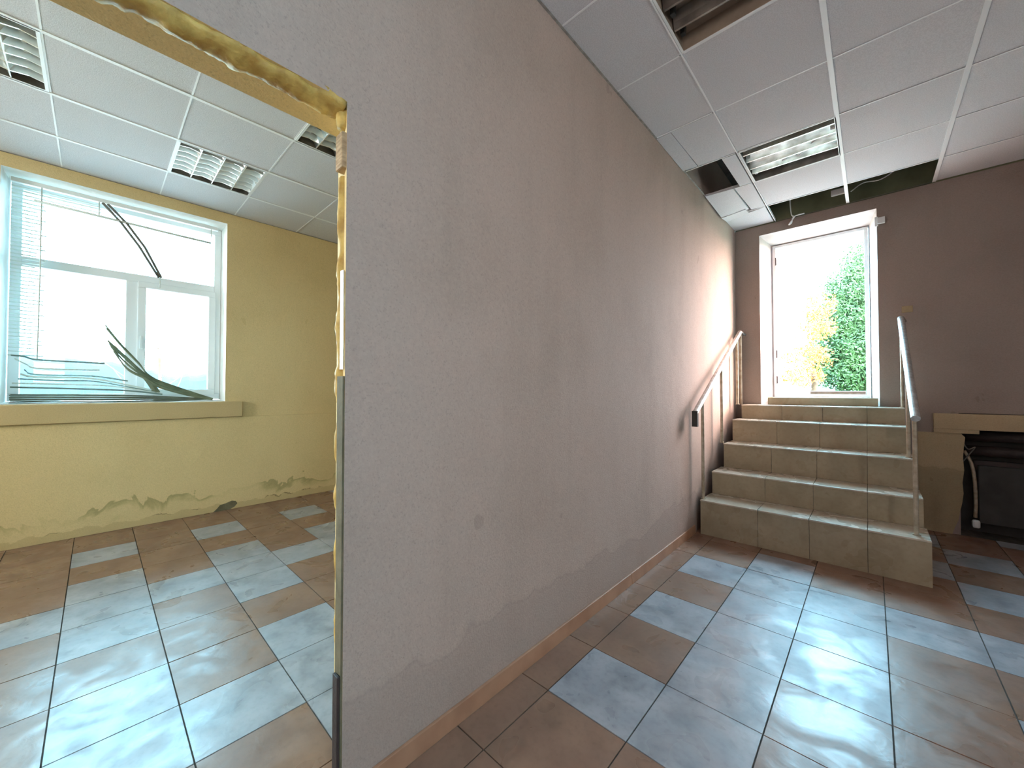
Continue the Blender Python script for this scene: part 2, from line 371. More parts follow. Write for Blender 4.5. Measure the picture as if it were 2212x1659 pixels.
# thicker dado below the sill of the window wall, its top edge catching the light
bm = bmesh.new()
box(bm, (WX, LY0, -0.0), (WX + 0.022, LY1, 0.965)); d1 = obj('trim_1', bm, M['cream'], kind='structure', bevel=0.003)
bm = bmesh.new(); pr = [(0.83, 0.001), (0.86, 0.03), (0.885, 0.062), (0.93, 0.070), (0.985, 0.088), (1.02, 0.078), (1.035, 0.05), (1.01, 0.02), (0.97, 0.001)]
A = [bm.verts.new((WX+0.0215, y, z)) for y, z in pr]; B = [bm.verts.new((WX+0.0225, y, z)) for y, z in pr]
bm.faces.new(A); bm.faces.new(B[::-1])
for q in range(len(pr)): bm.faces.new((A[q], A[(q+1) % len(pr)], B[(q+1) % len(pr)], B[q]))
obj('chipped_plaster', bm, M['olive'], parent=d1)

# plaster apron and pier around the radiator niche
bm = bmesh.new()
n = 26; top = []
box(bm, (0.40, END - 0.035, 0.905), (HX1, END - 0.001, 1.04)); box(bm, (0.40, END - 0.035, 0.872), (0.66, END - 0.001, 0.905))
obj('trim_2', bm, M['cream_plaster'], kind='structure', bevel=0.004)
bm = bmesh.new()
zs = [0, .06, .13, .2, .28, .36, .45, .56, .66, .76, .84, .871]; xe = [.50, .515, .53, .545, .56, .57, .565, .575, .572, .58, .578, .56]
L = []
for z, x in zip(zs, xe):
    x += random.uniform(-0.006, 0.006)
    L.append([bm.verts.new(p) for p in ((0.29, END-0.022, z), (x, END-0.022, z), (x+0.008, END+0.2, z), (0.29, END-0.001, z))])
for a, b in zip(L, L[1:]):
    for k in range(4): bm.faces.new((a[k], a[(k+1) % 4], b[(k+1) % 4], b[k]))
bm.faces.new(L[0][::-1]); bm.faces.new(L[-1])
obj('trim_3', bm, M['cream_plaster'], kind='structure')

# upper slab (above the suspended ceilings)
bm = bmesh.new(); box(bm, (WX - 0.42, LY0 - 0.2, VOID), (HX1 + 0.2, ENDB + 0.05, VOID + 0.15))
obj('ceiling', bm, M['slab'], kind='structure')

# ------------------------------------------------------------------ suspended ceilings
def ceiling(xs, ys, skip, nm, dz=0.003, slim=()):
    bm = bmesh.new()
    for i in range(len(xs)-1):
        for j in range(len(ys)-1):
            if (i, j) in skip: continue
            z = CZ + random.uniform(0, 0.003)
            vs = box(bm, (xs[i]+0.004, ys[j]+0.004, z), (xs[i+1]-0.004, ys[j+1]-0.004, z + 0.014))
            for v in vs: v.co.z += random.uniform(-dz, dz)*0.5
            tt = random.uniform(-0.002, 0.002)
            for v in vs[:2] + vs[4:6]: v.co.z += tt
    c = obj(nm, bm, M['panel'], kind='structure')
    bm = bmesh.new()
    for x in xs[1:-1]:
        hw = 0.004 if x in slim else 0.012
        box(bm, (x-hw, ys[0], CZ-0.004), (x+hw, ys[-1]-0.001, CZ+0.0005)); box(bm, (x-0.001, ys[0], CZ), (x+0.001, ys[-1]-0.001, CZ+0.03))
    for y in ys[1:-1]:
        for a, b in zip(xs, xs[1:]):
            box(bm, (a+0.012, y-0.0045, CZ-0.0015), (b-0.012, y+0.0045, CZ+0.001)); box(bm, (a+0.012, y-0.001, CZ), (b-0.012, y+0.001, CZ+0.03))
    obj('grid_bar', bm, M['tbar'], parent=c)
    # wall angle
    bm = bmesh.new()
    box(bm, (xs[0]+0.0005, ys[0]+.001, CZ-0.003), (xs[0]+0.012, ys[-1]-.001, CZ-0.0015)); box(bm, (xs[-1]-0.012, ys[0]+.001, CZ-0.003), (xs[-1]-0.0005, ys[-1]-.001, CZ-0.0015))
    obj('wall_angle', bm, M['panel_edge'], parent=c)
    return c
cxr = [PX, -0.75, -0.148, 0.435, 1.035, 1.635, 2.235, HX1]
cyr = [HY0, -2.0, -1.4, -0.8, -0.2, 0.40, 1.0, 1.605, 2.195, 2.80, 3.405, 4.0, 4.6, END]
# skipped cells: two lights, the broken tiles along the middle wall, the open row over the garden door
ceiling(cxr, cyr, {(1, 7), (1, 10), (0, 9), (0, 10), (0, 11), (0, 12), (1, 12), (2, 12)}, 'ceiling_hall', slim=(-0.75,))
cxl = [WX, -4.37, -3.76, -3.14, -2.53, -1.92, PB]
cyl = [LY0, -3.22, -2.62, -2.02, -1.42, -0.82, -0.22, 0.39, 0.98, 1.58, 2.18, 2.78, 3.38, LY1]
ceiling(cxl, cyl, {(1, 7), (2, 5), (3, 8)}, 'ceiling_room', 0.002)

def loose_tile(pts, label, th=0.014, sub=6, sag=0.0):
    """a loose ceiling tile given by four corners, slightly sagging"""
    o = Vector(pts[0]); bm = bmesh.new(); g = []
    P = [Vector(p)-o for p in pts]
    for i in range(sub+1):
        for j in range(sub+1):
            u, v = i/sub, j/sub
            p = P[0]*(1-u)*(1-v)+P[1]*u*(1-v)+P[2]*u*v+P[3]*(1-u)*v
            p = p + Vector((0, 0, -sag*16*u*(1-u)*v*(1-v))); g.append(p)
    lo = [bm.verts.new(p) for p in g]; hi = [bm.verts.new(p+Vector((0, 0, th))) for p in g]; n = sub+1
    for i in range(sub):
        for j in range(sub):
            a, b, c, d = i*n+j, (i+1)*n+j, (i+1)*n+j+1, i*n+j+1
            bm.faces.new((lo[a], lo[b], lo[c], lo[d])); bm.faces.new((hi[d], hi[c], hi[b], hi[a]))
    rim = [i*n for i in range(n)] + [sub*n+j for j in range(1, n)] + [i*n+sub for i in range(sub-1, -1, -1)] + [j for j in range(sub-1, 0, -1)]
    for a, b in zip(rim, rim[1:]+rim[:1]): bm.faces.new((lo[a], lo[b], hi[b], hi[a]))
    t_ = obj('ceiling_tile', bm, M['panel'], loc=o); tag(t_, label, 'ceiling tile'); return t_
z0 = CZ
loose_tile([(-1.04, 2.81, z0), (-0.755, 2.81, z0), (-0.755, 3.395, z0+.002), (-1.03, 3.385, z0-.004)], 'white ceiling tile with a gap at its far edge, before the hole by the mauve wall', sag=0.002)
loose_tile([(-1.145, 2.81, z0-.004), (-1.043, 2.81, z0-.002), (-1.034, 3.38, z0-.008), (-1.145, 3.36, z0-.012)], 'narrow white cut ceiling tile strip against the mauve wall before the hole', sag=0.0)
loose_tile([(-0.862, 3.42, z0), (-0.765, 3.42, z0), (-0.765, 3.99, z0), (-0.858, 3.99, z0)], 'white ceiling tile strip between the hole and the louvred light', sag=0)
loose_tile([(-1.135, 3.925, z0-.022), (-0.915, 3.99, z0-.002), (-0.90, 4.55, z0-.002), (-1.125, 4.42, z0-.06)], 'drooping broken ceiling tile past the hole beside the mauve wall', th=0.02, sag=0.012)
loose_tile([(-1.13, 4.44, z0-.062), (-0.92, 4.50, z0-.018), (-0.915, 4.66, z0-.004), (-1.13, 4.66, z0-.03)], 'small bent tile offcut at the far end of the drooping ceiling tile', th=0.012, sag=0)
loose_tile([(-0.905, 4.01, z0+.001), (-0.765, 4.01, z0), (-0.765, 4.59, z0), (-0.885, 4.63, z0+.006)], 'white ceiling tile piece with a dark gap beside the drooping tile', sag=0)
loose_tile([(-1.145, 4.67, z0-.012), (-0.768, 4.61, z0), (-0.768, 5.07, z0), (-1.145, 5.07, z0-.004)], 'white ceiling tile in the corner of mauve wall and garden door wall', sag=0)

# wires in the open row above the garden door
def wire(name, pts, r, m, label, cat='wire', group=None):
    o0 = Vector(pts[0]); bm = bmesh.new(); tube(bm, smooth_path([Vector(p)-o0 for p in pts], 5), r, 6)
    o = obj(name, bm, m, smooth=True, loc=o0); return tag(o, label, cat, group)
wire('cable', [(-0.60, 5.03, 3.60), (-0.61, 5.02, 3.30), (-0.60, 5.02, 3.12), (-0.575, 5.02, 3.09), (-0.60, 5.01, 3.045), (-0.625, 5.02, 3.015), (-0.60, 5.02, 3.03), (-0.59, 5.01, 3.07), (-0.56, 5.02, 3.095), (-0.49, 5.03, 3.10)], 0.006, M['pvc'], 'short white cable end hanging knotted from the open ceiling row above the door', 'cable')
wire('wire', [(-0.75, 5.05, 3.100), (-0.4, 5.06, 3.102), (0.0, 5.06, 3.103), (0.42, 5.06, 3.104)], 0.003, M['cord'], 'thin pale wire stretched along the open ceiling row', 'wire')
wire('cable', [(-0.12, 4.98, 3.18), (-0.03, 5.05, 3.26), (0.10, 5.05, 3.25), (0.22, 5.06, 3.35), (0.30, 5.05, 3.60)], 0.005, M['pvc'], 'white cable looping over the green wall above the ceiling', 'cable')
bm = bmesh.new(); box(bm, (-0.055, -0.015, -0.03), (0.055, 0.015, 0.03))
tag(obj('junction_box', bm, M['pvc'], loc=(-0.22, 5.062, 3.24), bevel=0.006), 'small white junction box on green wall above the ceiling', 'junction box')

# ------------------------------------------------------------------ ceiling lights
def tray(bm, x0, x1, y0, y1, h=0.085):
    t = 0.004
    box(bm, (x0, y0, h), (x1, y1, h+t))
    for a, b in (((x0, y0, 0), (x0+t, y1, h)), ((x1-t, y0, 0), (x1, y1, h)), ((x0+t, y0, 0), (x1-t, y0+t, h)), ((x0+t, y1-t, 0), (x1-t, y1, h))): box(bm, a, b)
def rim(bm, x0, x1, y0, y1, w_=0.02):
    box(bm, (x0, y0, -0.004), (x1, y0+w_, 0)); box(bm, (x0, y1-w_, -0.004), (x1, y1, 0))
    box(bm, (x0, y0+w_, -0.004), (x0+w_, y1-w_, 0)); box(bm, (x1-w_, y0+w_, -0.004), (x1, y1-w_, 0))
def louvre_light(cx, cy, sx_, sy_, label):
    L = empty('ceiling_light', (cx, cy, CZ), label, 'ceiling light', None)
    a, b = sx_/2 - 0.004, sy_/2 - 0.004
    bm = bmesh.new(); tray(bm, -a, a, -b, b); obj('housing', bm, M['dullmetal'], L)
    bm = bmesh.new(); rim(bm, -a, a, -b, b, 0.016); obj('frame', bm, M['pvc'], L, bevel=0.001)
    # three long parabolic blades, wedge-shaped, run along x
    for k in range(4):
        yc = -b + (k+0.5)*2*b/4
        bm = bmesh.new(); n = 8
        for s in (-1, 1):               # curved reflector of this lamp trough
            prev = None
            for q in range(n+1):
                tt = q/n; y = yc + s*(b/4)*(0.25+0.72*tt**0.6); z = 0.075*(1-tt)**1.0 + 0.004
                cur = [bm.verts.new((-a+0.02, y, z)), bm.verts.new((a-0.02, y, z))]
                if prev: bm.faces.new((prev[0], prev[1], cur[1], cur[0]))
                prev = cur
        o = obj('reflector', bm, M['mirror'], L, smooth=True); sm = o.modifiers.new('s', 'SOLIDIFY'); sm.thickness = 0.001
        bm = bmesh.new(); tube(bm, [(-a+0.03, yc, 0.055), (a-0.03, yc, 0.055)], 0.012, 10)
        obj('lamp_tube', bm, M['pvc'], L, smooth=True)
        for i in range(1, 7):
            x = -a + i*2*a/7; bm = bmesh.new()
            yy0, yy1 = yc - b/4 + 0.003, yc + b/4 - 0.003
            pr = [(-0.010, 0.045), (0.010, 0.045), (0.004, 0.001), (-0.004, 0.001)]
            c = []
            for y in (yy0, (yy0+yy1)/2, yy1):
                up = 0.012 if y == (yy0+yy1)/2 else 0.0
                c.append([bm.verts.new((x+px, y, pz+up)) for px, pz in pr])
            for A, B in zip(c, c[1:]):
                for q in range(4): bm.faces.new((A[q], A[(q+1) % 4], B[(q+1) % 4], B[q]))
            bm.faces.new(c[0][::-1]); bm.faces.new(c[-1])
            obj('louvre_blade', bm, M['louvre'], L)
    for k in range(1, 4):
        yc = -b + k*2*b/4; bm = bmesh.new(); box(bm, (-a+0.016, yc-0.003, 0), (a-0.016, yc+0.003, 0.008)); obj('divider', bm, M['louvre'], L)
    return L
louvre_light(-4.065, 0.685, 0.61, 0.59, 'square louvred ceiling light above the cream room window')
louvre_light(-3.45, -0.52, 0.62, 0.60, 'louvred ceiling light cut by the left edge of the photo')
louvre_light(-2.835, 1.28, 0.61, 0.60, 'louvred ceiling light half hidden behind the head of the doorway')

def open_light(cx, cy, sx_, sy_, label, m_ref, m_back, seed, bright):
    """recessed box whose louvre is gone: long trough reflectors run along x, some bent"""
    rnd = random.Random(seed)
    L = empty('ceiling_light', (cx, cy, CZ), label, 'ceiling light')
    a, b = sx_/2 - 0.004, sy_/2 - 0.004
    bm = bmesh.new(); tray(bm, -a, a, -b, b, 0.095); obj('housing', bm, m_back, L)
    bm = bmesh.new(); rim(bm, -a, a, -b, b, 0.012); obj('frame', bm, M['pvc'], L, bevel=0.001)
    for k in range(4 if bright else 3):
        yc = (-b + (k+1)*2*b/5 if bright else -b + (k+1)*2*b/4) + rnd.uniform(-0.012, 0.012); bm = bmesh.new(); tilt = rnd.uniform(-0.01, 0.01)
        w0 = 0.028 if bright else 0.034
        pr = [(-w0, 0.085), (-w0*0.45, 0.045), (-0.006, 0.012), (0.006, 0.012), (w0*0.45, 0.045), (w0, 0.085)]
        c = []
        for i in range(9):
            x = -a + 0.012 + i*(2*a-0.024)/8
            c.append([bm.verts.new((x, yc+py+tilt*(i-4)/4, pz+0.001*math.sin(i+k))) for py, pz in pr])
        for A, B in zip(c, c[1:]):
            for q in range(6): bm.faces.new((A[q], A[(q+1) % 6], B[(q+1) % 6], B[q]))
        bm.faces.new(c[0][::-1]); bm.faces.new(c[-1])
        obj('reflector', bm, m_ref, L)
    for k in range(4):
        yc = -b + (k+0.5)*2*b/4
        for s in (-1, 1):
            bm = bmesh.new(); box(bm, (s*(a-0.03)-0.012, yc-0.014, 0.035), (s*(a-0.03)+0.012, yc+0.014, 0.094)); obj('lamp_holder', bm, M['dark_board'] if not bright else M['pvc'], L, bevel=0.003)
    bm = bmesh.new()
    tube(bm, smooth_path([(-a+.05, b-.1, .07), (-.1, b-.12, .04), (0, b-.2, .05), (.05, b-.16, .03), (.18, b-.3, .06)], 5), 0.0045, 6)
    obj('wiring', bm, M['pvc'], L, smooth=True)
    return L
open_light(-0.449, 3.7025, 0.60, 0.595, 'open ceiling light with bright metal reflectors near the garden door', M['mirror'], M['dullmetal'], 3, True)
M['brown_board'] = mat('brown_light_back', lin(168, 152, 134), lin(136, 120, 106), 6, 0.6)
open_light(-0.449, 1.90, 0.60, 0.59, 'open brown backed ceiling light without cover at the top of the photo', M['dullmetal'], M['brown_board'], 5, False)

# ------------------------------------------------------------------ staircase
sy = [3.585, 3.885, 4.185, 4.485, 4.785]; sz = [0.295, 0.497, 0.726, 0.943, 1.088]
sl = [-1.10, -1.088, -1.065, -1.056, -1.036]; sr = [0.268, 0.254, 0.242, 0.224, 0.213]
st = empty('staircase', (-0.42, 3.585, 0), 'five beige tiled steps leading up to the garden door', 'staircase')
O = Vector((-0.42, 3.585, 0))
jx = [-0.673, -0.348, -0.031]
for i in range(5):
    y1 = sy[i+1] if i < 4 else END - 0.001
    bm = bmesh.new(); box(bm, (sl[i]+0.006, sy[i]+0.012, 0.0005), (sr[i]-0.006, y1+(0.011 if i < 4 else 0), sz[i]-0.012)); to_local(bm, O)
    s_ = obj('step', bm, M['grout'], st)
    zb = 0.001 if i == 0 else sz[i-1]+0.0005
    bm = bmesh.new(); X = [sl[i]] + jx + [sr[i]]
    for a, b in zip(X, X[1:]): box(bm, (a+0.0012, sy[i], zb), (b-0.0012, sy[i]+0.0115, sz[i]-0.0125))
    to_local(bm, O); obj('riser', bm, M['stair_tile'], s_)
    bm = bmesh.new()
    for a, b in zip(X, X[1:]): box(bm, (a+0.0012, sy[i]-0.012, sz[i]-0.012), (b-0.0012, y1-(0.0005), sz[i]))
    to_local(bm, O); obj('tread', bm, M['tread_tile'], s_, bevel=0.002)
    bm = bmesh.new(); box(bm, (sr[i]-0.006, sy[i]+0.012, 0.001), (sr[i], y1-0.001, sz[i]-0.013)); to_local(bm, O)
    obj('side_panel', bm, M['cream_plaster'], s_)
bm = bmesh.new(); box(bm, (-0.837, END-0.045, 1.0885), (0.047, END-0.001, 1.168)); box(bm, (-0.835, END-0.001, 1.092), (-0.001, ENDB+0.05, 1.168))
obj('doorstep', bm, M['stair_tile'], kind='structure', bevel=0.002)  # tiled doorstep in front of and under the garden door

# ------------------------------------------------------------------ handrails
def handrail(xc, label, posts, top_end, bot, drop):
    R = empty('handrail', (xc, bot[0], bot[1]-0.76), label, 'handrail', None)
    O = Vector((xc, bot[0], bot[1]-0.76)); r = 0.023
    bm = bmesh.new(); p0 = Vector((xc, bot[0], bot[1]))-O; p1 = Vector((xc, top_end[0], top_end[1]))-O
    tube(bm, [p0, p1], r, 20); obj('rail', bm, M['rail'], R)
    if drop:
        bm = bmesh.new(); box(bm, (-0.022, -0.02, -drop), (0.022, 0.02, 0.018)); to_local(bm, p0*-1 if False else -p0); obj('end_bracket', bm, M['dark_board'], R, bevel=0.004)
    sl_ = (top_end[1]-bot[1])/(top_end[0]-bot[0])
    for (y, zb) in posts:
        zt = bot[1] + sl_*(y-bot[0]) - r*0.8
        bm = bmesh.new(); tube(bm, [(0, y-O.y, zb-O.z), (0, y-O.y, zt-O.z)], 0.013, 10); tube(bm, [(0, y-O.y, zb-O.z), (0, y-O.y, zb-O.z+0.008)], 0.02, 12)
        obj('post', bm, M['post'], R, smooth=False)
    bm = bmesh.new(); tube(bm, [p1+Vector((0, -0.02, 0)), p1+Vector((0.012, 0.0, 0.0)), Vector((0.03, END-0.002-O.y, p1.z-0.02))], 0.012, 8)
    obj('wall_bracket', bm, M['rail'], R, smooth=True)
    return R
handrail(-1.087, 'metal handrail on the left of the stairs by the mauve wall', [(3.625, 0.2955), (4.215, 0.7265), (4.84, 1.0885), (5.0, 1.0885)], (4.98, 1.905), (3.43, 1.052), 0.115)
handrail(0.205, 'free-standing metal handrail on the right side of the stairs', [(3.66, 0.2955), (4.26, 0.7265), (4.92, 1.0885)], (4.98, 1.90), (3.56, 1.06), 0)
bm = bmesh.new(); box(bm, (-0.036, -0.012, -0.03), (0.036, 0, 0.03))
tag(obj('wall_plate', bm, M['cream_plaster'], loc=(0.252, END-0.0005, 1.99), bevel=0.004), 'small beige plate on the end wall above the right handrail', 'wall plate')
bm = bmesh.new(); box(bm, (-0.028, -0.03, -0.03), (0.028, 0, 0.03)); box(bm, (-0.045, -0.012, -0.045), (-0.02, 0, 0.045))
tag(obj('wall_bracket', bm, M['pvc'], loc=(0.088, END-0.0005, 2.86), bevel=0.003), 'small white bracket beside the upper right corner of the garden door', 'bracket')

# ------------------------------------------------------------------ garden door
D = Vector((-0.418, ENDB, 1.168))
def frame_bars(bm, axis, x, u0, u1, z0, z1, w_, d):
    """rectangular frame ring of bar width w_, depth d starting at plane x"""
    def b(a0, a1, c0, c1):
        if axis == 'x': box(bm, (x-d, a0, c0), (x, a1, c1))
        else: box(bm, (a0, x, c0), (a1, x+d, c1))
    b(u0, u1, z1-w_, z1); b(u0, u1, z0, z0+w_); b(u0, u0+w_, z0+w_, z1-w_); b(u1-w_, u1, z0+w_, z1-w_)
dr = bpy.data.objects.new('door_1', None); COL.objects.link(dr); dr.location = D; dr['kind'] = 'structure'
bm = bmesh.new(); frame_bars(bm, 'y', ENDB-0.02, -0.829, -0.006, 1.169, 2.934, 0.03, 0.06); to_local(bm, D); obj('door_frame', bm, M['pvc'], dr, bevel=0.003)
bm = bmesh.new(); box(bm, (-0.50, ENDB, 1.20), (-0.04, ENDB+0.02, 1.235)); to_local(bm, D); obj('bottom_rail', bm, M['steel'], dr, bevel=0.002)
bm = bmesh.new()
for z in (1.32, 1.62, 2.7): tube(bm, [(-0.797, ENDB-0.03, z), (-0.797, ENDB-0.03, z+0.09)], 0.007, 8)
to_local(bm, D); obj('hinge', bm, M['dark'], dr)

# ------------------------------------------------------------------ cream room window
def window(cy0, cy1, z0, z1, nm):
    O = Vector((-5.2, (cy0+cy1)/2, z0)); wn = bpy.data.objects.new(nm, None); COL.objects.link(wn); wn.location = O; wn['kind'] = 'structure'
    ym = (cy0+cy1)/2 + 0.02
    zt = z0 + 1.185                      # transom height
    bm = bmesh.new(); frame_bars(bm, 'x', -5.2, cy0, cy1, z0, z1, 0.06, 0.07)
    box(bm, (-5.27, cy0+0.06, zt-0.04), (-5.2, cy1-0.06, zt+0.035)); box(bm, (-5.27, ym-0.045, z0+0.06), (-5.2, ym+0.045, zt-0.04))
    to_local(bm, O); obj('window_frame', bm, M['pvc'], wn, bevel=0.004)
    bm = bmesh.new(); frame_bars(bm, 'x', -5.185, ym+0.035, cy1-0.045, z0+0.045, zt-0.03, 0.06, 0.055)
    to_local(bm, O); sash = obj('sash', bm, M['pvc'], wn, bevel=0.005)
    bm = bmesh.new(); box(bm, (-5.183, ym+0.055, z0+0.5), (-5.165, ym+0.075, z0+0.62)); to_local(bm, O); obj('window_handle', bm, M['pvc'], sash, bevel=0.003)
    for (a, b, c, d) in ((cy0+.06, cy1-.06, zt+.035, z1-.06), (cy0+.06, ym-.045, z0+.06, zt-.04), (ym+.095, cy1-.105, z0+.105, zt-.09)):
        bm = bmesh.new(); box(bm, (-5.238, a, c), (-5.232, b, d)); to_local(bm, O); obj('glass_pane', bm, M['glass'], wn)
    return wn, O
wn, wO = window(-0.50, 0.915, 1.15, 2.99, 'window_1')
window(-2.95, -1.5, 1.13, 3.0, 'added_window')  # added window out of view, lets more daylight into the room
bm = bmesh.new(); box(bm, (WX-0.245, -0.75, 0.968), (WX+0.06, 1.065, 1.128)); to_local(bm, wO); obj('window_sill', bm, M['cream'], wn, bevel=0.008)

# ------------------------------------------------------------------ broken venetian blind
bx = -5.06
bl = empty('window_blind', (bx, 0.2, 1.13), 'broken white venetian blind with collapsed slats in the cream room window', 'window blind')
BO = Vector((bx, 0.2, 1.13))
def local(pts): return [Vector(p)-BO for p in pts]
bm = bmesh.new(); box(bm, (bx-0.02, -0.49, 2.93), (bx+0.02, 0.86, 2.965)); to_local(bm, BO); obj('headrail', bm, M['pvc'], bl, bevel=0.003)
for k in range(46):                        # hanging slats, left part still on their ladders
    z = 2.90 - k*0.0305
    end = 0.01 if z > 2.80 else (-0.33 + 0.03*math.sin(k*1.7))
    wv = Vector((0.018, 0, 0.007))
    bm = bmesh.new(); ribbon(bm, local([(bx, -0.487, z), (bx, -0.42, z-0.001), (bx, (end-0.42)/2, z-0.002), (bx, end, z-0.001)]), wv)
    obj('slat', bm, M['slat'], bl)
sags = [([(-0.47, 1.527), (-0.40, 1.517), (-0.336, 1.496), (-0.106, 1.489), (0.05, 1.485)], 0.010),
        ([(-0.45, 1.498), (-0.39, 1.455), (-0.335, 1.425), (-0.078, 1.422), (0.02, 1.424)], 0.009),
        ([(-0.40, 1.41), (-0.339, 1.372), (-0.022, 1.368), (0.20, 1.33)], 0.009),
        ([(-0.42, 1.375), (-0.339, 1.352), (-0.022, 1.345), (0.372, 1.245)], 0.011),
        ([(-0.43, 1.335), (-0.2, 1.325), (0.02, 1.318), (0.39, 1.225)], 0.008),
        ([(-0.46, 1.30), (-0.2, 1.293), (0.1, 1.28), (0.42, 1.215)], 0.008),
        ([(-0.469, 1.268), (-0.1, 1.255), (0.2, 1.24), (0.44, 1.205)], 0.010)]
for k, (yz, wd) in enumerate(sags):
    bm = bmesh.new(); ribbon(bm, local(smooth_path([(bx+0.002*k, y, z) for y, z in yz], 5)), Vector((0.012, 0, wd*1.3)), 0.0015)
    obj('slat', bm, M['slat_mid'] if k % 2 == 0 else M['slat'], bl)
for k in range(14):                        # heap lying on the sill
    z = 1.2135 - k*0.0055; y0 = -0.475 + 0.01*random.random(); y1 = 0.80 + 0.04*random.random()
    bm = bmesh.new()
    ribbon(bm, local(smooth_path([(bx+random.uniform(-.004, .004), y0, z), (bx, -0.02, z-0.004-0.0008*k), (bx, 0.372, z-0.02+0.001*k), (bx, y1, 1.150+0.001*(14-k)-0.002)], 5)), Vector((0.022, 0, 0.003*(k % 3))))
    obj('slat', bm, M['slat_dark'] if k % 3 else M['slat'], bl)
fans = [([(0.050, 1.83), (0.153, 1.665), (0.272, 1.50), (0.354, 1.375), (0.54, 1.267), (0.80, 1.165)], 0.020),
        ([(0.057, 1.80), (0.16, 1.64), (0.28, 1.48), (0.365, 1.36), (0.55, 1.258), (0.81, 1.162)], 0.018),
        ([(0.067, 1.69), (0.178, 1.56), (0.321, 1.392), (0.437, 1.322), (0.684, 1.213), (0.82, 1.158)], 0.020),
        ([(0.075, 1.665), (0.185, 1.53), (0.318, 1.38), (0.44, 1.305), (0.69, 1.205), (0.825, 1.156)], 0.022),
        ([(0.085, 1.64), (0.190, 1.49), (0.315, 1.37), (0.44, 1.29), (0.69, 1.195), (0.83, 1.154)], 0.022),
        ([(0.103, 1.60), (0.196, 1.44), (0.31, 1.36), (0.42, 1.275), (0.66, 1.19), (0.83, 1.152)], 0.024)]
for k, (yz, wd) in enumerate(fans):        # fan of fallen slats
    bm = bmesh.new(); ribbon(bm, local(smooth_path([(bx+0.006*k, y, z) for y, z in yz], 5)), Vector((0.014, 0, wd)))
    obj('slat', bm, M['slat_dark'], bl)
bm = bmesh.new(); ribbon(bm, local([(bx+.01, 0.32, 1.375), (bx+.01, 0.36, 1.30), (bx+.01, 0.40, 1.22)]), Vector((0.0, 0.05, 0.01))); obj('slat', bm, M['slat_dark'], bl)
for pts in ([(0.018, 2.93), (0.138, 2.787), (0.258, 2.605), (0.400, 2.335)], [(0.050, 2.93), (0.178, 2.788), (0.299, 2.602), (0.418, 2.338)], [(0.408, 2.335), (0.409, 2.30), (0.408, 2.24)],
            [(-0.33, 2.93), (-0.33, 2.2), (-0.335, 1.5)], [(-0.003, 2.93), (-0.003, 2.81)], [(0.80, 2.93), (0.80, 2.84)], [(-0.37, 2.812), (0.147, 2.80), (0.5, 2.79), (0.80, 2.785)]):
    bm = bmesh.new(); tube(bm, local([(bx+0.012, y, z) for y, z in pts]), 0.011 if len(pts) == 4 else 0.0045, 6); obj('cord', bm, M['cord'] if len(pts) == 4 and abs(pts[0][0]-pts[1][0]) > 0.05 and pts[0][1] > 2.9 else M['slat'], bl, smooth=True)
bm = bmesh.new(); tube(bm, local([(bx+0.012, 0.408, 2.245), (bx+0.012, 0.408, 2.275)]), 0.009, 8, rfun=lambda i, k, p: 1 if i == 0 else 0.5); obj('tassel', bm, M['pvc'], bl, smooth=True)

# ------------------------------------------------------------------ doorway edges: foam, block, metal bead, skirting
def lumpy(path, r, seed, flat=1.0, amp=0.55):
    bm = bmesh.new()
    def rf(i, k, p): 
        a = 2*math.pi*k/12
        v = Vector((math.cos(a), math.sin(a), seed))
        return 1 + amp*(noise.noise(Vector((p.x*9, p.y*16, p.z*16)) + v*0.9) + 0.45*noise.noise(Vector((p.x*9, p.y*60, p.z*60)) + v*1.8))
    tube(bm, path, r, 12, rfun=rf, flat=flat); return bm
O = Vector((-1.195, -0.645, 2.108))
bm = lumpy([Vector((-1.195 + 0.003*math.sin(i*.3), -0.645 + i*0.0065, 2.108))-O for i in range(177)], 0.040, 2.0, 0.55, 0.5)
tag(obj('insulation_foam', bm, M['foam'], smooth=True, loc=O), 'yellow expanding foam bead along the head of the doorway', 'foam')
O = Vector((-1.205, 0.522, 0.42))
bm = lumpy([Vector((-1.205, 0.522 + 0.003*math.sin(i*.5), 0.42 + i*0.014))-O for i in range(107)], 0.018, 5.0, 0.8, 0.45)
tag(obj('insulation_foam', bm, M['foam'], smooth=True, loc=O), 'yellow expanding foam bead running down the side of the doorway', 'foam')
O = Vector((-1.18, 0.505, 2.0))
bm = lumpy([Vector((-1.185, 0.510, 2.045 + i*0.012))-O for i in range(6)], 0.02, 9.0, 0.8, 0.4)
tag(obj('insulation_foam', bm, M['foam'], smooth=True, loc=O), 'short lump of yellow foam in the upper corner of the doorway', 'foam')
bm = bmesh.new(); box(bm, (-0.024, -0.02, -0.055), (0.024, 0.016, 0.055))
tag(obj('wooden_block', bm, M['wood'], loc=(-1.178, 0.512, 1.965), bevel=0.005), 'small wooden block wedged in the upper side of the doorway', 'block')
bm = bmesh.new(); box(bm, (PX-0.026, 0.500, 1.30), (PX-0.006, 0.5045, 1.60)); obj('trim_4', bm, M['steel'], kind='structure', bevel=0.001)
bm = bmesh.new(); box(bm, (PX-0.04, 0.499, 0.0), (PX-0.001, 0.5045, 1.28)); obj('trim_5', bm, M['olive'], kind='structure')
bm = bmesh.new(); box(bm, (PX-0.03, 0.488, 0.0), (PX+0.002, 0.4965, 0.40)); obj('trim_7', bm, M['dark'], kind='structure', bevel=0.002)
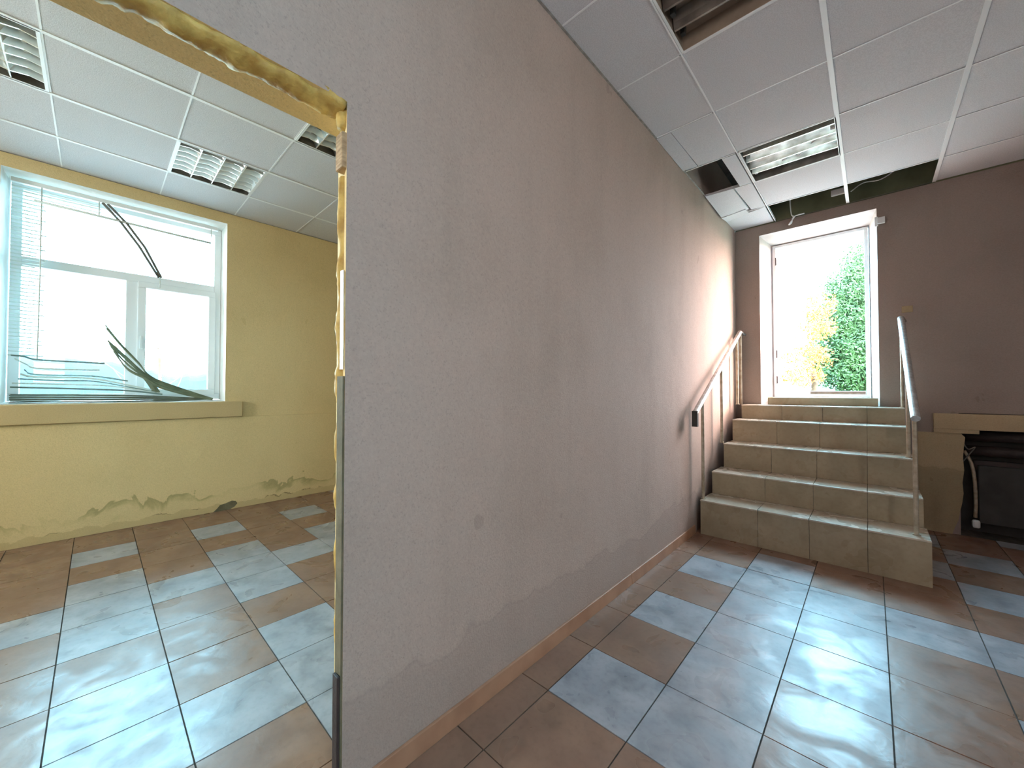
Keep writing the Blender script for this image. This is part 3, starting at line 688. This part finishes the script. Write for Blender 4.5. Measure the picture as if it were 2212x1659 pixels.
# skirting along the hall face of the middle wall
bm = bmesh.new()
for a, b in ((0.53, 2.35), (2.353, 3.58)):
    hexa(bm, [(PX+.0005, a, 0), (PX+.016, a, 0), (PX+.016, b, 0), (PX+.0005, b, 0), (PX+.0005, a, .068), (PX+.010, a, .066), (PX+.010, b, .066), (PX+.0005, b, .068)])
obj('baseboard_middle', bm, M['base'], kind='structure', bevel=0.002)
bm = bmesh.new(); box(bm, (PX+.0005, HY0+.001, 0), (PX+.014, -0.66, .066)); obj('baseboard_near', bm, M['base'], kind='structure', bevel=0.002)

# ------------------------------------------------------------------ radiator niche
rad = empty('radiator', (1.3, END + 0.12, 0.0), 'dark old radiator with two thick pipes inside the wall niche', 'radiator')
O = Vector((1.3, END + 0.12, 0.0))
for z, r in ((0.845, 0.042), (0.72, 0.045)):
    bm = bmesh.new(); tube(bm, [(0.60, END+0.10, z), (1.0, END+0.10, z), (2.09, END+0.10, z-0.01)], r, 16); to_local(bm, O); obj('pipe', bm, M['dark'], rad, smooth=True)
bm = bmesh.new(); box(bm, (0.66, END+0.06, 0.11), (2.05, END+0.11, 0.60)); to_local(bm, O); obj('panel', bm, M['dark_board'], rad, bevel=0.008)
bm = bmesh.new(); box(bm, (0.64, END+0.10, 0.55), (2.07, END+0.15, 0.64)); to_local(bm, O); obj('top_bar', bm, M['dark'], rad, bevel=0.01)
bm = bmesh.new(); tube(bm, smooth_path([(0.585, END+0.06, 0.72), (0.62, END+0.04, 0.62), (0.635, END+0.03, 0.48), (0.64, END+0.03, 0.30), (0.635, END+0.03, 0.16)], 4), 0.012, 8); to_local(bm, O)
obj('supply_pipe', bm, M['post'], rad, smooth=True)
bm = bmesh.new(); box(bm, (0.615, END+0.0, 0.075), (0.66, END+0.05, 0.14)); to_local(bm, O); obj('valve', bm, M['pvc'], rad, bevel=0.012)
wire('wire', [(0.57, END+0.03, 0.80), (0.60, END+0.0, 0.74), (0.64, END+0.01, 0.76), (0.60, END+0.02, 0.68), (0.57, END+0.05, 0.62)], 0.005, M['cord'], 'tangled grey wire at the left end of the niche pipes')

# ------------------------------------------------------------------ outside
bm = bmesh.new(); box(bm, (-30, ENDB+0.06, 0.9), (30, 60, 1.10)); obj('ground', bm, M['grass'], kind='structure')
bm = bmesh.new(); box(bm, (-3.0, ENDB+0.06, 1.10), (1.2, 8.6, 1.12)); obj('path', bm, M['paving'], kind='structure')
bm = bmesh.new(); box(bm, (-60, -40, -0.5), (WX-0.45, 45, -0.3)); obj('ground_yard', bm, M['paving'], kind='structure')
def plant(name, base, label, cat, crown, n, leaf, m, seed, trunk=None):
    """crown: list of (centre, radius xyz); leaves are small bent quads clustered on twigs"""
    rnd = random.Random(seed); P = empty(name, base, label, cat); O = Vector(base); bm = bmesh.new()
    tot = sum(r[0]*r[1]*r[2] for _, r in crown)
    for c, r in crown:
        for _ in range(int(n*r[0]*r[1]*r[2]/tot)):
            while True:
                d = Vector((rnd.uniform(-1, 1), rnd.uniform(-1, 1), rnd.uniform(-1, 1)))
                if 0.25 < d.length < 1: break
            p = Vector((c[0]+d.x*r[0], c[1]+d.y*r[1], c[2]+d.z*r[2]))
            for _ in range(3):
                q = p + Vector((rnd.gauss(0, 1), rnd.gauss(0, 1), rnd.gauss(0, 1)))*leaf*1.5
                u = Vector((rnd.gauss(0, 1), rnd.gauss(0, 1), rnd.gauss(0, 1)-0.3)).normalized(); v = u.orthogonal().normalized()*leaf*0.5
                u = u*leaf*1.3
                a = [bm.verts.new(q+x) for x in (-u, v, u, -v)]; bm.faces.new(a)
    obj('foliage', bm, m, P)
    tr_ = trunk or [(0, 0, 0), (0.03, 0, crown[-1][0][2]*0.9)]
    bm = bmesh.new(); tube(bm, smooth_path(tr_, 4), 0.07, 8, rfun=lambda i, k, p: max(0.25, 1-0.06*i)); obj('trunk', bm, M['bark'], P, smooth=True)
    return P
plant('evergreen_tree', (-0.12, 12.0, 1.1), 'green tree standing outside the garden door, right half of the view', 'tree',
      [((0, 0, 0.55), (1.0, .9, .5)), ((0.0, 0, 1.1), (1.1, .9, .6)), ((0.0, 0, 1.8), (1.05, .8, .6)), ((0.05, 0, 2.5), (.8, .7, .6)), ((0.1, 0, 3.1), (.5, .5, .5))], 15000, 0.032, M['leaf'], 4)
plant('autumn_shrub', (-1.08, 10.2, 1.1), 'orange autumn shrub outside, left of the green tree', 'shrub',
      [((0.0, 0, 0.45), (.40, .5, .22)), ((0.1, 0, 0.85), (.45, .4, .25)), ((0.25, 0, 1.45), (.32, .4, .3)), ((0.3, 0, 1.9), (.3, .3, .3))], 1000, 0.026, M['leaf2'], 6, [(0.2, 0, 0), (0.22, 0, 0.3), (0.2, 0, 0.6)])
rnd = random.Random(11)
B = empty('distant_hedge', (-24, 0.0, -0.3), 'hazy blue-green hedge far behind the cream room window', 'hedge'); bm = bmesh.new(); L = []
for i in range(221):
    y = -9 + i*0.09
    top = 2.95 - 0.55*min(1, max(0, (y+1)/3)) + 0.35*noise.noise(Vector((y*0.55, 1, 0))) + 0.16*noise.noise(Vector((y*1.9, 4, 0))) + 0.07*noise.noise(Vector((y*6, 9, 0)))
    L.append([bm.verts.new((math.cos(a)*-0.9*(1+0.12*noise.noise(Vector((y*2, a*3, 0)))), y, max(0, math.sin(a))**0.6*top)) for a in [math.pi*q/14 for q in range(15)]])
for A, C in zip(L, L[1:]):
    for q in range(14): bm.faces.new((A[q], A[q+1], C[q+1], C[q]))
    bm.faces.new((A[14], A[0], C[0], C[14]))
bm.faces.new(L[0]); bm.faces.new(L[-1][::-1])
obj('foliage', bm, M['haze_leaf'], B)
bm = bmesh.new()
for q in range(-8, 10, 2): tube(bm, [(0, q, 0.0), (0, q+0.05, 0.6)], 0.06, 8)
obj('trunk', bm, M['bark'], B)
# bare branches of a young tree in front of the window
bt = empty('bare_tree', (-9.5, 0.75, -0.3), 'thin leafless young tree outside the cream room window', 'tree')
bm = bmesh.new(); rnd = random.Random(3)
tube(bm, smooth_path([(0, 0, 0), (0.02, 0.05, 1.2), (0, 0.02, 2.4)], 4), 0.022, 6)
for k in range(14):
    z = 1.2 + k*0.11; s = 1 if k % 2 else -1
    tube(bm, smooth_path([(0, 0.03, z), (rnd.uniform(-.2, .2), s*0.25, z+0.22), (rnd.uniform(-.3, .3), s*(0.45+rnd.random()*.3), z+0.55+rnd.random()*.3)], 3), 0.006, 5)
obj('branches', bm, M['bark'], bt, smooth=True)
